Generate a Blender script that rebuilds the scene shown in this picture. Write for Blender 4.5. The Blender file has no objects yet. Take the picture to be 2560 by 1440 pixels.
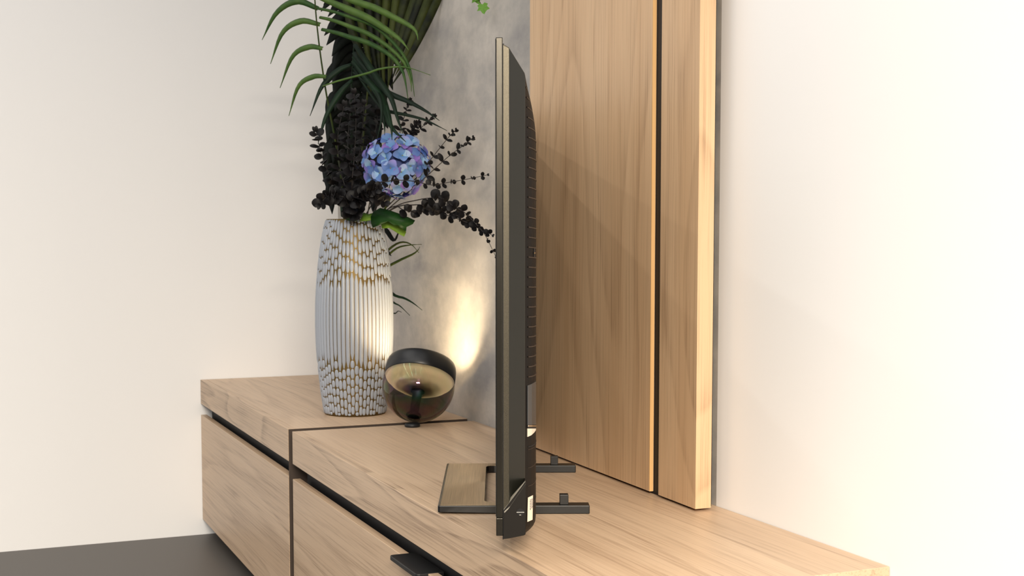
import bpy, math, random
from mathutils import Vector, Matrix

random.seed(7)
scene = bpy.context.scene
COL = scene.collection
R = math.radians

# ------------------------------------------------------------------ camera
FPX, CX, PITCH, HORIZON, CAM_H = 3300.0, 1280.0, R(4.0), 590.0, 0.4566   # world z = 0 is the worktop
YPP = HORIZON + FPX * math.tan(PITCH)
cam_data = bpy.data.cameras.new('camera')
cam = bpy.data.objects.new('camera', cam_data)
COL.objects.link(cam)
cam.location = (0, 0, CAM_H)
cam.rotation_euler = (R(90) - PITCH, 0, 0)
cam_data.sensor_width = 36.0
cam_data.lens = FPX / 2560.0 * 36.0
cam_data.shift_y = (YPP - 720.0) / 2560.0
cam_data.clip_start = 0.05
cam_data.dof.use_dof = True
cam_data.dof.focus_distance = 1.98
cam_data.dof.aperture_fstop = 20.0
scene.camera = cam

# ------------------------------------------------------------------ light
world = bpy.data.worlds.new('world')
scene.world = world
world.use_nodes = True
bg = world.node_tree.nodes['Background']
bg.inputs['Color'].default_value = (0.95, 0.97, 1.0, 1)
bg.inputs['Strength'].default_value = 0.50

def area_light(name, loc, target, sx, sy, power, color):
    d = bpy.data.lights.new(name, 'AREA')
    d.shape = 'RECTANGLE'; d.size = sx; d.size_y = sy
    d.energy = power; d.color = color
    o = bpy.data.objects.new(name, d); COL.objects.link(o)
    o.location = loc
    dirv = Vector(target) - Vector(loc)
    o.rotation_euler = dirv.to_track_quat('-Z', 'Y').to_euler()
    return o

COOL = (1.0, 0.95, 0.89)
WARM = (1.0, 0.89, 0.74)
# thin ceiling tubes of the shop, plus wider unseen panels added as soft fill
TUBES_AND_FILL = [(-0.95, 1.3, 1.95, 3, 0.035, COOL), (-0.95, 2.7, 1.95, 2.5, 0.035, COOL), (-0.42, 1.7, 1.95, 2.5, 0.035, COOL), (-1.5, 1.5, 1.95, 3, 0.035, COOL), (-1.5, 2.9, 1.95, 3, 0.035, COOL), (0.12, 1.9, 1.95, 1.2, 0.035, COOL),
         (-2.4, 0.9, 2.05, 9, 1.2, COOL), (-4.0, 0.9, 2.1, 11, 1.2, COOL), (-1.6, -1.6, 2.05, 10, 1.2, COOL),
         (0.50, 0.9, 1.9, 6, 0.3, WARM), (0.70, -0.9, 2.05, 25, 1.6, WARM), (0.35, -2.2, 1.8, 620, 1.6, WARM)]
for (x, y, z, p, w, c) in TUBES_AND_FILL:
    area_light('tube_or_fill_light', (x, y, z), (x, y + 0.001, z - 1), w, 1.2, p, c)

vs = scene.view_settings
vs.view_transform = 'Standard'
vs.look = 'None'
vs.gamma = 1.0
vs.use_curve_mapping = False
vs.exposure = 0.2

# ------------------------------------------------------------------ helpers
def at(u, v, Y):
    """a point of the place at distance Y, by its bearing in the photograph"""
    x = (u - CX) / FPX; y = -(v - YPP) / FPX
    d = Vector((x, math.cos(PITCH) + y * math.sin(PITCH), -math.sin(PITCH) + y * math.cos(PITCH)))
    return Vector((0, 0, CAM_H)) + d * (Y / d.y)

def obj(name, verts, faces, mat, parent=None, smooth=False, bevel=0.0, segs=2, solid=0.0):
    me = bpy.data.meshes.new(name)
    me.from_pydata([tuple(v) for v in verts], [], faces)
    me.update()
    if mat: me.materials.append(mat)
    if smooth:
        for p in me.polygons: p.use_smooth = True
    o = bpy.data.objects.new(name, me); COL.objects.link(o)
    if parent: o.parent = parent
    if solid:
        m = o.modifiers.new('thickness', 'SOLIDIFY'); m.thickness = solid; m.offset = 0
    if bevel:
        m = o.modifiers.new('bevel', 'BEVEL'); m.width = bevel; m.segments = segs; m.limit_method = 'ANGLE'
    return o

def share(name, me, parent, loc=(0, 0, 0), mat3=None):
    o = bpy.data.objects.new(name, me); COL.objects.link(o)
    o.parent = parent
    if mat3 is not None: o.matrix_basis = mat3
    else: o.location = loc
    return o

def empty(name, loc=(0, 0, 0), rz=0.0):
    o = bpy.data.objects.new(name, None); COL.objects.link(o)
    o.location = loc; o.rotation_euler = (0, 0, rz); o.empty_display_size = 0.05
    return o

def tag(o, label, cat=None, group=None, kind=None):
    o['label'] = label
    if cat: o['category'] = cat
    if group: o['group'] = group
    if kind: o['kind'] = kind
    return o

def box(x0, x1, y0, y1, z0, z1):
    v = [(x, y, z) for x in (x0, x1) for y in (y0, y1) for z in (z0, z1)]
    f = [(0, 1, 3, 2), (4, 6, 7, 5), (0, 4, 5, 1), (2, 3, 7, 6), (0, 2, 6, 4), (1, 5, 7, 3)]
    return v, f

def prism_xz(poly, y0, y1):
    """polygon in x,z extruded along y"""
    n = len(poly)
    v = [(x, y0, z) for x, z in poly] + [(x, y1, z) for x, z in poly]
    f = [tuple(range(n))[::-1], tuple(range(n, 2 * n))]
    f += [(i, (i + 1) % n, (i + 1) % n + n, i + n) for i in range(n)]
    return v, f

def prism_xy(poly, z0, z1):
    n = len(poly)
    v = [(x, y, z0) for x, y in poly] + [(x, y, z1) for x, y in poly]
    f = [tuple(range(n))[::-1], tuple(range(n, 2 * n))]
    f += [(i, (i + 1) % n, (i + 1) % n + n, i + n) for i in range(n)]
    return v, f

def lathe(profile, seg=64, close=False):
    """profile (r, z) turned about z"""
    v, f = [], []
    n = len(profile)
    for i in range(seg):
        a = 2 * math.pi * i / seg
        for r, z in profile:
            v.append((r * math.cos(a), r * math.sin(a), z))
    for i in range(seg):
        j = (i + 1) % seg
        for k in range(n - 1):
            f.append((i * n + k, j * n + k, j * n + k + 1, i * n + k + 1))
        if close:
            f.append((i * n + n - 1, j * n + n - 1, j * n, i * n))
    return v, f

def tube(path, radii, sides=6):
    v, f = [], []
    n = len(path)
    for i, p in enumerate(path):
        t = (path[min(i + 1, n - 1)] - path[max(i - 1, 0)]).normalized()
        s = t.cross(Vector((0.3, 1, 0.2))).normalized()
        w = t.cross(s)
        r = radii[i] if isinstance(radii, (list, tuple)) else radii
        for k in range(sides):
            a = 2 * math.pi * k / sides
            v.append(p + s * (r * math.cos(a)) + w * (r * math.sin(a)))
    for i in range(n - 1):
        for k in range(sides):
            l = (k + 1) % sides
            f.append((i * sides + k, i * sides + l, (i + 1) * sides + l, (i + 1) * sides + k))
    f.append(tuple(range(sides))[::-1]); f.append(tuple((n - 1) * sides + k for k in range(sides)))
    return v, f

def curve(pts, n):
    """smooth path of n+1 points through pts"""
    pts = [Vector(p) for p in pts]
    P = [pts[0] * 2 - pts[1]] + pts + [pts[-1] * 2 - pts[-2]]
    L = len(pts) - 1
    out = []
    for i in range(n + 1):
        t = i / n * L
        k = min(int(t), L - 1); t -= k
        a, b, c, d = P[k:k + 4]
        out.append(0.5 * ((2 * b) + (c - a) * t + (2 * a - 5 * b + 4 * c - d) * t * t + (3 * b - a - 3 * c + d) * t ** 3))
    return out

# ------------------------------------------------------------------ materials
def mat(name):
    m = bpy.data.materials.new(name); m.use_nodes = True
    nt = m.node_tree
    return m, nt, nt.nodes['Principled BSDF']

def srgb(r, g, b):
    f = lambda c: (c / 255) / 12.92 if c / 255 <= 0.04045 else ((c / 255 + 0.055) / 1.055) ** 2.4
    return (f(r), f(g), f(b), 1)

def plain(name, col, rough=0.5, metal=0.0, spec=0.5, coat=0.0):
    m, nt, b = mat(name)
    b.inputs['Base Color'].default_value = col
    b.inputs['Roughness'].default_value = rough
    b.inputs['Metallic'].default_value = metal
    b.inputs['Specular IOR Level'].default_value = spec
    b.inputs['Coat Weight'].default_value = coat
    return m

def N(nt, t, **kw):
    n = nt.nodes.new(t)
    for k, v in kw.items():
        if k in n.inputs: n.inputs[k].default_value = v
        else: setattr(n, k, v)
    return n

def ramp(nt, stops):
    r = nt.nodes.new('ShaderNodeValToRGB')
    e = r.color_ramp.elements
    while len(e) < len(stops): e.new(0.5)
    for i, (p, c) in enumerate(stops):
        e[i].position = p; e[i].color = c
    return r

def wood(name, light, mid, dark, axis, contour=9.0, contrast=0.5, seed=0.0, rough=0.42, width=2.2, along=0.35):
    """oak veneer: stretched contour figure, straight fibres and pores along an axis (1 = y, 2 = z)"""
    m, nt, b = mat(name)
    L = nt.links.new
    tc = N(nt, 'ShaderNodeTexCoord')
    def mapping(across, alng, off):
        mp = N(nt, 'ShaderNodeMapping')
        s = [across] * 3; s[axis] = alng
        mp.inputs['Scale'].default_value = s
        mp.inputs['Location'].default_value = (off, off * 0.7, off * 1.3)
        L(tc.outputs['Object'], mp.inputs['Vector'])
        return mp
    m1 = mapping(width, along, seed)
    n1 = N(nt, 'ShaderNodeTexNoise', Scale=1.6, Detail=1.2, Roughness=0.4)
    L(m1.outputs[0], n1.inputs['Vector'])
    mm = N(nt, 'ShaderNodeMath', operation='MULTIPLY'); mm.inputs[1].default_value = contour
    L(n1.outputs['Fac'], mm.inputs[0])
    m1b = mapping(40, 1.3, seed + 2)
    n1b = N(nt, 'ShaderNodeTexNoise', Scale=1.0, Detail=3, Roughness=0.6)
    L(m1b.outputs[0], n1b.inputs['Vector'])
    ad = N(nt, 'ShaderNodeMath', operation='ADD'); L(mm.outputs[0], ad.inputs[0])
    sm = N(nt, 'ShaderNodeMath', operation='MULTIPLY'); sm.inputs[1].default_value = 0.28
    L(n1b.outputs['Fac'], sm.inputs[0]); L(sm.outputs[0], ad.inputs[1])
    fr = N(nt, 'ShaderNodeMath', operation='FRACT'); L(ad.outputs[0], fr.inputs[0])
    rings = ramp(nt, [(0.0, (0, 0, 0, 1)), (0.62, (0.25, 0.25, 0.25, 1)), (0.9, (1, 1, 1, 1)), (1.0, (0, 0, 0, 1))])
    L(fr.outputs[0], rings.inputs['Fac'])
    m2 = mapping(260, 3.5, seed + 5)
    n2 = N(nt, 'ShaderNodeTexNoise', Scale=1.0, Detail=5, Roughness=0.65)
    L(m2.outputs[0], n2.inputs['Vector'])
    m3 = mapping(14, 0.6, seed + 9)
    n3 = N(nt, 'ShaderNodeTexNoise', Scale=1.0, Detail=3, Roughness=0.55)
    L(m3.outputs[0], n3.inputs['Vector'])
    base = N(nt, 'ShaderNodeMix', data_type='RGBA'); base.inputs[6].default_value = light; base.inputs[7].default_value = mid
    r3 = ramp(nt, [(0.25, (0, 0, 0, 1)), (0.8, (1, 1, 1, 1))]); L(n3.outputs['Fac'], r3.inputs['Fac'])
    L(r3.outputs[0], base.inputs[0])
    mk = N(nt, 'ShaderNodeMath', operation='MULTIPLY')
    r2 = ramp(nt, [(0.36, (0.15, 0.15, 0.15, 1)), (0.66, (1, 1, 1, 1))]); L(n2.outputs['Fac'], r2.inputs['Fac'])
    L(rings.outputs[0], mk.inputs[0]); L(r2.outputs[0], mk.inputs[1])
    ms = N(nt, 'ShaderNodeMath', operation='MULTIPLY'); ms.inputs[1].default_value = contrast
    L(mk.outputs[0], ms.inputs[0])
    mix2 = N(nt, 'ShaderNodeMix', data_type='RGBA'); mix2.inputs[7].default_value = dark
    L(ms.outputs[0], mix2.inputs[0]); L(base.outputs[2], mix2.inputs[6])
    fib = N(nt, 'ShaderNodeMix', data_type='RGBA'); fib.inputs[7].default_value = dark
    rf = ramp(nt, [(0.50, (0, 0, 0, 1)), (0.75, (0.5, 0.5, 0.5, 1))]); L(n2.outputs['Fac'], rf.inputs['Fac'])
    L(rf.outputs[0], fib.inputs[0]); L(mix2.outputs[2], fib.inputs[6])
    L(fib.outputs[2], b.inputs['Base Color'])
    b.inputs['Roughness'].default_value = rough
    b.inputs['Specular IOR Level'].default_value = 0.35
    bp = N(nt, 'ShaderNodeBump', Strength=0.12, Distance=0.0008)
    L(n2.outputs['Fac'], bp.inputs['Height']); L(bp.outputs[0], b.inputs['Normal'])
    return m

OAK_L, OAK_M, OAK_D = srgb(206, 180, 152), srgb(194, 166, 137), srgb(132, 104, 82)
WOOD_TOP = wood('oak_worktop', OAK_L, OAK_M, OAK_D, 1, contour=9, contrast=0.45, seed=3.1, width=3.0, along=0.32)
WOOD_FASCIA = wood('oak_fascia', OAK_L, OAK_M, srgb(112, 88, 70), 1, contour=9, contrast=0.72, seed=11.7, along=0.6, width=5)
WOOD_DRAWER = wood('oak_drawer', OAK_L, OAK_M, OAK_D, 1, contour=9, contrast=0.55, seed=6.7, width=4)
WOOD_PANEL = wood('oak_wall_panel', srgb(216, 184, 148), srgb(200, 164, 126), srgb(142, 110, 82), 2, contour=14, contrast=0.45, seed=1.4, width=1.5, along=0.5)
WOOD_EDGE = wood('oak_edge_band', srgb(226, 184, 128), srgb(214, 168, 112), srgb(170, 124, 78), 2, contour=6, contrast=0.3, seed=8.2)
BLACK_GAP = plain('black_channel', srgb(16, 16, 19), 0.6)
BLACK_METAL = plain('black_powder_coat', srgb(17, 18, 20), 0.5)
WHITE_WALL = plain('white_paint', srgb(240, 240, 240), 0.8)

def concrete():
    m, nt, b = mat('polished_concrete')
    L = nt.links.new
    tc = N(nt, 'ShaderNodeTexCoord')
    def nz(scale, detail, rough, sc=(1, 1, 1), off=0):
        mp = N(nt, 'ShaderNodeMapping'); mp.inputs['Scale'].default_value = sc; mp.inputs['Location'].default_value = (off, off, off)
        n = N(nt, 'ShaderNodeTexNoise', Scale=scale, Detail=detail, Roughness=rough)
        L(tc.outputs['Object'], mp.inputs['Vector']); L(mp.outputs[0], n.inputs['Vector'])
        return n
    n1 = nz(5.0, 6, 0.62, (1, 0.42, 0.8), 1.0)
    n2 = nz(16, 6, 0.66, (1, 0.5, 0.65), 4.0)
    n3 = nz(120, 3, 0.6)
    r1 = ramp(nt, [(0.32, srgb(154, 151, 149)), (0.5, srgb(186, 180, 172)), (0.68, srgb(204, 197, 188))])
    L(n1.outputs['Fac'], r1.inputs['Fac'])
    r2 = ramp(nt, [(0.42, (1, 1, 1, 1)), (0.58, (0, 0, 0, 1))]); L(n2.outputs['Fac'], r2.inputs['Fac'])
    k = N(nt, 'ShaderNodeMath', operation='MULTIPLY'); k.inputs[1].default_value = 0.22; L(r2.outputs[0], k.inputs[0])
    mx = N(nt, 'ShaderNodeMix', data_type='RGBA'); mx.inputs[7].default_value = srgb(104, 106, 112)
    L(k.outputs[0], mx.inputs[0]); L(r1.outputs[0], mx.inputs[6])
    # scattered darker trowel stains
    n4 = nz(7, 5, 0.6, (1, 0.4, 1), 9.3)
    r4 = ramp(nt, [(0.56, (0, 0, 0, 1)), (0.70, (0.5, 0.5, 0.5, 1))]); L(n4.outputs['Fac'], r4.inputs['Fac'])
    mx2 = N(nt, 'ShaderNodeMix', data_type='RGBA'); mx2.inputs[7].default_value = srgb(112, 113, 120)
    L(r4.outputs[0], mx2.inputs[0]); L(mx.outputs[2], mx2.inputs[6])
    L(mx2.outputs[2], b.inputs['Base Color'])
    b.inputs['Roughness'].default_value = 0.62
    b.inputs['Specular IOR Level'].default_value = 0.3
    ad = N(nt, 'ShaderNodeMath', operation='ADD'); L(n2.outputs['Fac'], ad.inputs[0])
    q = N(nt, 'ShaderNodeMath', operation='MULTIPLY'); q.inputs[1].default_value = 0.35; L(n3.outputs['Fac'], q.inputs[0]); L(q.outputs[0], ad.inputs[1])
    bp = N(nt, 'ShaderNodeBump', Strength=0.16, Distance=0.003); L(ad.outputs[0], bp.inputs['Height']); L(bp.outputs[0], b.inputs['Normal'])
    return m
CONCRETE = concrete()

def speckled(name, c1, c2, rough, metal):
    m, nt, b = mat(name); L = nt.links.new
    tc = N(nt, 'ShaderNodeTexCoord')
    n = N(nt, 'ShaderNodeTexNoise', Scale=2600, Detail=2, Roughness=0.7); L(tc.outputs['Object'], n.inputs['Vector'])
    r = ramp(nt, [(0.38, c1), (0.66, c2)]); L(n.outputs['Fac'], r.inputs['Fac']); L(r.outputs[0], b.inputs['Base Color'])
    b.inputs['Roughness'].default_value = rough; b.inputs['Metallic'].default_value = metal
    bp = N(nt, 'ShaderNodeBump', Strength=0.2, Distance=0.0003); L(n.outputs['Fac'], bp.inputs['Height']); L(bp.outputs[0], b.inputs['Normal'])
    return m
TV_FRAME = speckled('champagne_frame', srgb(45, 44, 40), srgb(72, 69, 64), 0.25, 1.0)
TV_SHELL = speckled('champagne_shell', srgb(58, 55, 48), srgb(90, 85, 74), 0.36, 0.9)
TV_BACK = plain('smooth_dark_shell', srgb(24, 24, 19), 0.4, 0.0, 0.3)
TV_PLASTIC = plain('dark_brown_plastic', srgb(24, 21, 18), 0.55, spec=0.15)
TV_HOUSING = plain('charcoal_housing', srgb(14, 11, 10), 0.55, spec=0.15)
TV_RIB = plain('housing_rib', srgb(44, 32, 24), 0.45)
TV_SCREEN = plain('glossy_screen', srgb(8, 8, 10), 0.08)
CHROME = plain('chrome', srgb(225, 222, 215), 0.15, 1.0)
GLOSS_GREY = plain('gloss_grey', srgb(74, 79, 84), 0.3, 0.5)
IVORY = plain('ivory_reflection', srgb(222, 212, 194), 0.4)
STICKER = plain('sticker_paper', srgb(240, 222, 202), 0.6)
INK = plain('grey_ink', srgb(112, 104, 110), 0.7)
STEEL_DARK = plain('dark_painted_steel', srgb(30, 30, 30), 0.36, 0.3)
GLOSS_BLACK = plain('gloss_black_edge', srgb(9, 10, 13), 0.2)

def brushed():
    m, nt, b = mat('brushed_bronze'); L = nt.links.new
    tc = N(nt, 'ShaderNodeTexCoord'); mp = N(nt, 'ShaderNodeMapping'); mp.inputs['Scale'].default_value = (700, 6, 6)
    n = N(nt, 'ShaderNodeTexNoise', Scale=1, Detail=3, Roughness=0.6)
    L(tc.outputs['Object'], mp.inputs['Vector']); L(mp.outputs[0], n.inputs['Vector'])
    r = ramp(nt, [(0.3, srgb(172, 152, 122)), (0.7, srgb(202, 180, 148))]); L(n.outputs['Fac'], r.inputs['Fac'])
    L(r.outputs[0], b.inputs['Base Color'])
    b.inputs['Metallic'].default_value = 0.85; b.inputs['Roughness'].default_value = 0.42
    b.inputs['Anisotropic'].default_value = 0.5
    return m
BRONZE = brushed()

# ------------------------------------------------------------------ the setting
# room frame: local x = depth towards the back wall (b), local y = along the wall away from the camera (a)
THETA = math.atan2(0.39329704, 0.91941146)
def room(name, v, f, m, parent=None, **kw):
    o = obj(name, v, f, m, parent, **kw)
    if parent is None: o.rotation_euler = (0, 0, THETA)
    return o
B_FRONT, B_WALL = 0.733, 1.19
A_NEAR, A_J0, A_J1, A_END = 1.45, 3.022, 3.064, 4.24
Z_FLOOR, Z_TOP = -0.50, 2.3

o = room('floor', *box(-3.6, B_WALL, -2.5, A_END, Z_FLOOR - 0.05, Z_FLOOR), plain('grey_floor', srgb(84, 80, 76), 0.5))
tag(o, 'smooth grey floor below the oak cabinets', kind='structure')
o = room('wall_back', *box(B_WALL, B_WALL + 0.1, 1.9, A_END, Z_FLOOR, Z_TOP), CONCRETE)
tag(o, 'mottled grey concrete wall behind the vase and lamp', kind='structure')
o = room('wall_left', *box(-3.6, B_WALL + 0.1, A_END, A_END + 0.1, Z_FLOOR, Z_TOP), WHITE_WALL)
tag(o, 'plain white end wall beyond the plants', kind='structure')
o = room('wall_right', *box(B_WALL, B_WALL + 0.1, -2.5, 1.9, Z_FLOOR, Z_TOP), WHITE_WALL)
tag(o, 'plain white wall next to the narrow oak panel', kind='structure')

o = room('added_partition', *box(-3.6, B_WALL, -2.6, -2.5, Z_FLOOR, 0.95), plain('charcoal_partition', srgb(36, 37, 40), 0.7))  # unseen, added so the television frame reflects dark low down
tag(o, 'charcoal half height partition added behind the viewer to darken reflections', kind='structure')

# oak wall panelling (turned by a hair against the wall, as in the photograph)
pan = empty('wall_panelling', (0, 0, 0), THETA)
tag(pan, 'vertical grained oak wall panelling with black shadow gap behind the television', kind='structure')
def face_b(a): return 1.134 + (a - 2.036) * 0.027
def slab(name, a0, a1, z0, z1, d0, d1, m, parent, **kw):
    poly = [(face_b(a0) + d0, a0), (face_b(a1) + d0, a1), (face_b(a1) + d1, a1), (face_b(a0) + d1, a0)]
    return obj(name, *prism_xy(poly[::-1], z0, z1), m, parent, **kw)
p1 = slab('panel', 2.0325, 2.589, 0.005, Z_TOP, 0.0, 0.03, WOOD_PANEL, pan)
e1 = slab('edge_band', 2.031, 2.0326, 0.005, Z_TOP, 0.0, 0.007, WOOD_EDGE, p1); e1['label'] = 'pale raw edge of the wide oak panel'
p2 = slab('panel', 1.868, 1.998, 0.005, Z_TOP, 0.0, 0.03, WOOD_PANEL, pan)
slab('shadow_gap', 1.90, 2.575, 0.0, Z_TOP, 0.0085, 0.05, BLACK_GAP, pan)['label'] = 'black recessed channel between the oak panels'

# ------------------------------------------------------------------ cabinets
def cabinet(label, a0, a1, drawers, handles):
    c = empty('sideboard', (0, 0, 0), THETA)
    tag(c, label, 'cabinet', 'oak sideboard units along the wall')
    obj('worktop', *box(B_FRONT + 0.0185, B_WALL - 0.001, a0, a1, -0.02, 0.0), WOOD_TOP, c, bevel=0.0006)
    obj('fascia', *box(B_FRONT, B_FRONT + 0.018, a0, a1, -0.077, 0.0), WOOD_FASCIA, c, bevel=0.0008)
    obj('finger_channel', *box(B_FRONT + 0.035, B_FRONT + 0.05, a0, a1, -0.16, -0.0205), BLACK_GAP, c)
    obj('carcass', *box(B_FRONT + 0.051, B_WALL - 0.001, a0, a1, Z_FLOOR + 0.06, -0.0205), WOOD_DRAWER, c)
    obj('plinth', *box(B_FRONT + 0.06, B_WALL - 0.01, a0 + 0.02, a1 - 0.02, Z_FLOOR, Z_FLOOR + 0.06), BLACK_GAP, c)
    if a0 > 2: obj('joint_shade', *box(B_FRONT + 0.001, B_WALL - 0.002, a0 - 0.002, a0 - 0.0002, Z_FLOOR + 0.06, -0.0006), plain('joint_shade_brown', srgb(62, 50, 42), 0.6), c)['label'] = 'dark brown strip painted as the shade inside the joint'  # added dark sheet standing in for shade on the far joint wall
    for (d0, d1), hs in zip(drawers, handles):
        d = obj('drawer_front', *box(B_FRONT, B_FRONT + 0.018, d0, d1, Z_FLOOR + 0.05, -0.1125), WOOD_DRAWER, c, bevel=0.0008)
        for h0, h1 in hs:
            # flat black tab pull lying over the drawer's top edge, with a down-turned lip
            r = 0.006
            poly = [(0.762, h0), (0.762, h1), (0.712 + r, h1), (0.7137, h1 - r * 0.3), (0.712, h1 - r), (0.712, h0 + r), (0.7137, h0 + r * 0.3), (0.712 + r, h0)]
            obj('handle', *prism_xy(poly, -0.1195, -0.1115), BLACK_METAL, d, bevel=0.0012)['label'] = 'black metal tab handle'
    return c
cabinet('oak sideboard unit that carries the television, with black tab handle and black finger channel',
        A_NEAR, A_J0, [(A_NEAR, A_J0)], [[(2.073, 2.222)]])
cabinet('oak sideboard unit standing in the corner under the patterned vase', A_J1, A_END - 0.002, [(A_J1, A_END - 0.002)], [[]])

# ------------------------------------------------------------------ television
TVY, TW = 1.80, 1.10
tv_rot = math.atan2(40.0, 3300.0)
tv_loc = Vector(((1240 - CX) / FPX * TVY * 1.005, TVY, 0))
tv = empty('television', tv_loc, tv_rot)
tag(tv, 'slim flat screen television with champagne metal frame seen edge on', 'television')
def tl(u, v, y):
    """local television point (x, z) at local depth y"""
    p = at(u, v, TVY + y)
    return (p.x - tv_loc.x + y * math.sin(tv_rot), p.z)
Z = lambda v, y=0.0: tl(1260, v, y)[1]
X0, X1, X2, X3, X4 = 0.0, tl(1257, 700, 0)[0], tl(1258.5, 700, 0)[0], tl(1272.5, 700, 0)[0], tl(1313, 700, 0.034)[0]
obj('frame', *box(X0, X1, 0, TW, Z(1295), Z(93)), TV_FRAME, tv, bevel=0.0011, segs=3)['label'] = 'champagne metal outer frame'
obj('lower_bezel', *box(X0 + 0.0001, X1, 0.0002, TW - 0.0002, Z(1340), Z(1295.6)), TV_FRAME, tv, bevel=0.0009, segs=3)
obj('screen', *box(X0 - 0.0006, X0 + 0.001, 0.004, TW - 0.004, Z(1292), Z(96)), TV_SCREEN, tv)['label'] = 'black glossy screen'
obj('frame_gap', *box(X1 - 0.001, X2 + 0.001, 0.0025, TW - 0.0025, Z(1338), Z(108)), BLACK_GAP, tv)
# back shell: rim with a bevelled shoulder running round the top and sides
def shell(secs):
    zb = Z(1290)
    v, f = [], []
    for x, i, zt in secs:
        c = 0.0016
        v += [(x, i, zb), (x, i, zt - c), (x, i + c * 0.3, zt - c * 0.3), (x, i + c, zt), (x, TW - i - c, zt), (x, TW - i, zt - c), (x, TW - i, zb)]
    n = 7
    m = len(secs) - 1
    for s in range(m):
        for k in range(n):
            l = (k + 1) % n
            f.append((s * n + k, s * n + l, (s + 1) * n + l, (s + 1) * n + k))
    f.append(tuple(range(n))[::-1]); f.append(tuple(m * n + k for k in range(n)))
    return v, f
zt1, zt2, zt3, zt4 = Z(110), Z(118), Z(182, 0.034), Z(190, 0.034)
obj('shell_rim', *shell([(X2, 0.0005, zt1), (X3, 0.0005, zt2)]), TV_SHELL, tv)['label'] = 'speckled champagne rim of the back shell'
obj('back_shell', *shell([(X3, 0.0006, zt2 - 0.0002), (X4 - 0.0012, 0.032, zt3), (X4, 0.034, zt4)]), TV_BACK, tv, bevel=0.0005)['label'] = 'smooth dark grey bevelled back shell'
# electronics housing on the back
prof = [(1312.6, 190), (1316, 207), (1320, 225), (1326, 250), (1331, 275), (1336, 305), (1339, 332), (1340.3, 362), (1340.3, 640), (1340, 960), (1339.6, 1288), (1338, 1303), (1333, 1314), (1325, 1323), (1313, 1333)]
XB = X4 - 0.0015
def housing_x(v_px):
    for (u0, v0), (u1, v1) in zip(prof, prof[1:]):
        if v0 <= v_px <= v1:
            return tl(u0 + (u1 - u0) * (v_px - v0) / (v1 - v0), v_px, 0.12)[0]
    return XB
SIDE = [(0.040, 0.0), (0.052, 0.30), (0.066, 0.58), (0.084, 0.80), (0.102, 0.94), (0.12, 1.0)]
def housing():
    ys = SIDE + [(TW - y, s) for y, s in SIDE[::-1]]
    v, f = [], []
    m = len(prof)
    for y, s in ys:
        for (u, vp) in prof:
            x = tl(u, vp, 0.12)[0]; z = tl(u, vp, min(y, TW - y))[1]
            v.append((XB + (max(x, XB) - XB) * s, y, z))
    for i in range(len(ys) - 1):
        for k in range(m - 1):
            f.append((i * m + k, i * m + k + 1, (i + 1) * m + k + 1, (i + 1) * m + k))
    return v, f
ho = obj('rear_housing', *housing(), TV_HOUSING, tv)
ho['label'] = 'dark ribbed electronics housing'
def rib(v_px, name='rib', h=0.0013, out=0.0008, m=None):
    xf = housing_x(v_px) - XB
    z = Z(v_px, 0.08)
    v, f = [], []
    ys = SIDE[1:] + [(TW - y, s) for y, s in SIDE[:0:-1]]
    for y, s in ys:
        drop = -0.003 * s
        for dx, dz in ((-0.001, -h), (out, -h * 0.5), (out, h * 0.5), (-0.001, h)):
            v.append((XB + xf * s + dx, y - 0.0004 * (y < TW / 2) + dx * -0.6 * (1 if y < TW / 2 else -1), z + dz + drop))
    for i in range(len(ys) - 1):
        for k in range(4):
            l = (k + 1) % 4
            f.append((i * 4 + k, i * 4 + l, i * 4 + 4 + l, i * 4 + 4 + k))
    return obj(name, v, f, m or TV_RIB, ho)
vp = 222.0
while vp < 945:
    rib(vp); vp += 24.6
for vp in (1115, 1160, 1205, 1250): rib(vp, h=0.0006, out=0.0004)
for vp in (962, 1108): rib(vp, 'panel_seam', h=0.0008, out=0.0006, m=BLACK_GAP)
# port recess on the housing's flank: gloss panel, chrome bar and the reflected worktop painted ivory
def flank_plate(pts, out, thick):
    """plate laid on the curved flank; pts are (u, v) of its convex outline in a side view"""
    def place(u, v, d):
        t = min(1.0, max(0.0, (u - 1313) / 27.0))
        y = SIDE[-1][0]
        for (y0, s0), (y1, s1) in zip(SIDE, SIDE[1:]):
            if s0 <= t <= s1:
                y = y0 + (y1 - y0) * (t - s0) / (s1 - s0); break
        x = XB + (tl(1340, v, 0.12)[0] - XB) * t
        return (x + d * 0.5, y - d * 0.85, tl(u, v, y)[1])
    us = [p[0] for p in pts]
    lo, hi = min(us) + 1e-4, max(us) - 1e-4
    cuts = sorted(set([lo, hi] + [u for u in [1313 + 27 * q for _, q in SIDE] + us if lo < u < hi]))
    v, f = [], []
    for u in cuts:
        vs_ = []
        for (u0, v0), (u1, v1) in zip(pts, pts[1:] + pts[:1]):
            if (u0 - u) * (u1 - u) <= 0 and u0 != u1: vs_.append(v0 + (v1 - v0) * (u - u0) / (u1 - u0))
        a, b = min(vs_), max(vs_)
        v += [place(u, a, out), place(u, b, out), place(u, b, out - thick), place(u, a, out - thick)]
    for i in range(len(cuts) - 1):
        for k in range(4):
            l = (k + 1) % 4
            f.append((i * 4 + k, i * 4 + l, i * 4 + 4 + l, i * 4 + 4 + k))
    n = 4 * (len(cuts) - 1)
    f += [(3, 2, 1, 0), (n, n + 1, n + 2, n + 3)]
    return v, f
obj('port_recess', *flank_plate([(1319.5, 1062), (1319.5, 964), (1326, 961), (1333, 957), (1339, 953), (1339, 1062)], 0.0012, 0.002), GLOSS_GREY, ho)['label'] = 'glossy grey port recess'
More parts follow.
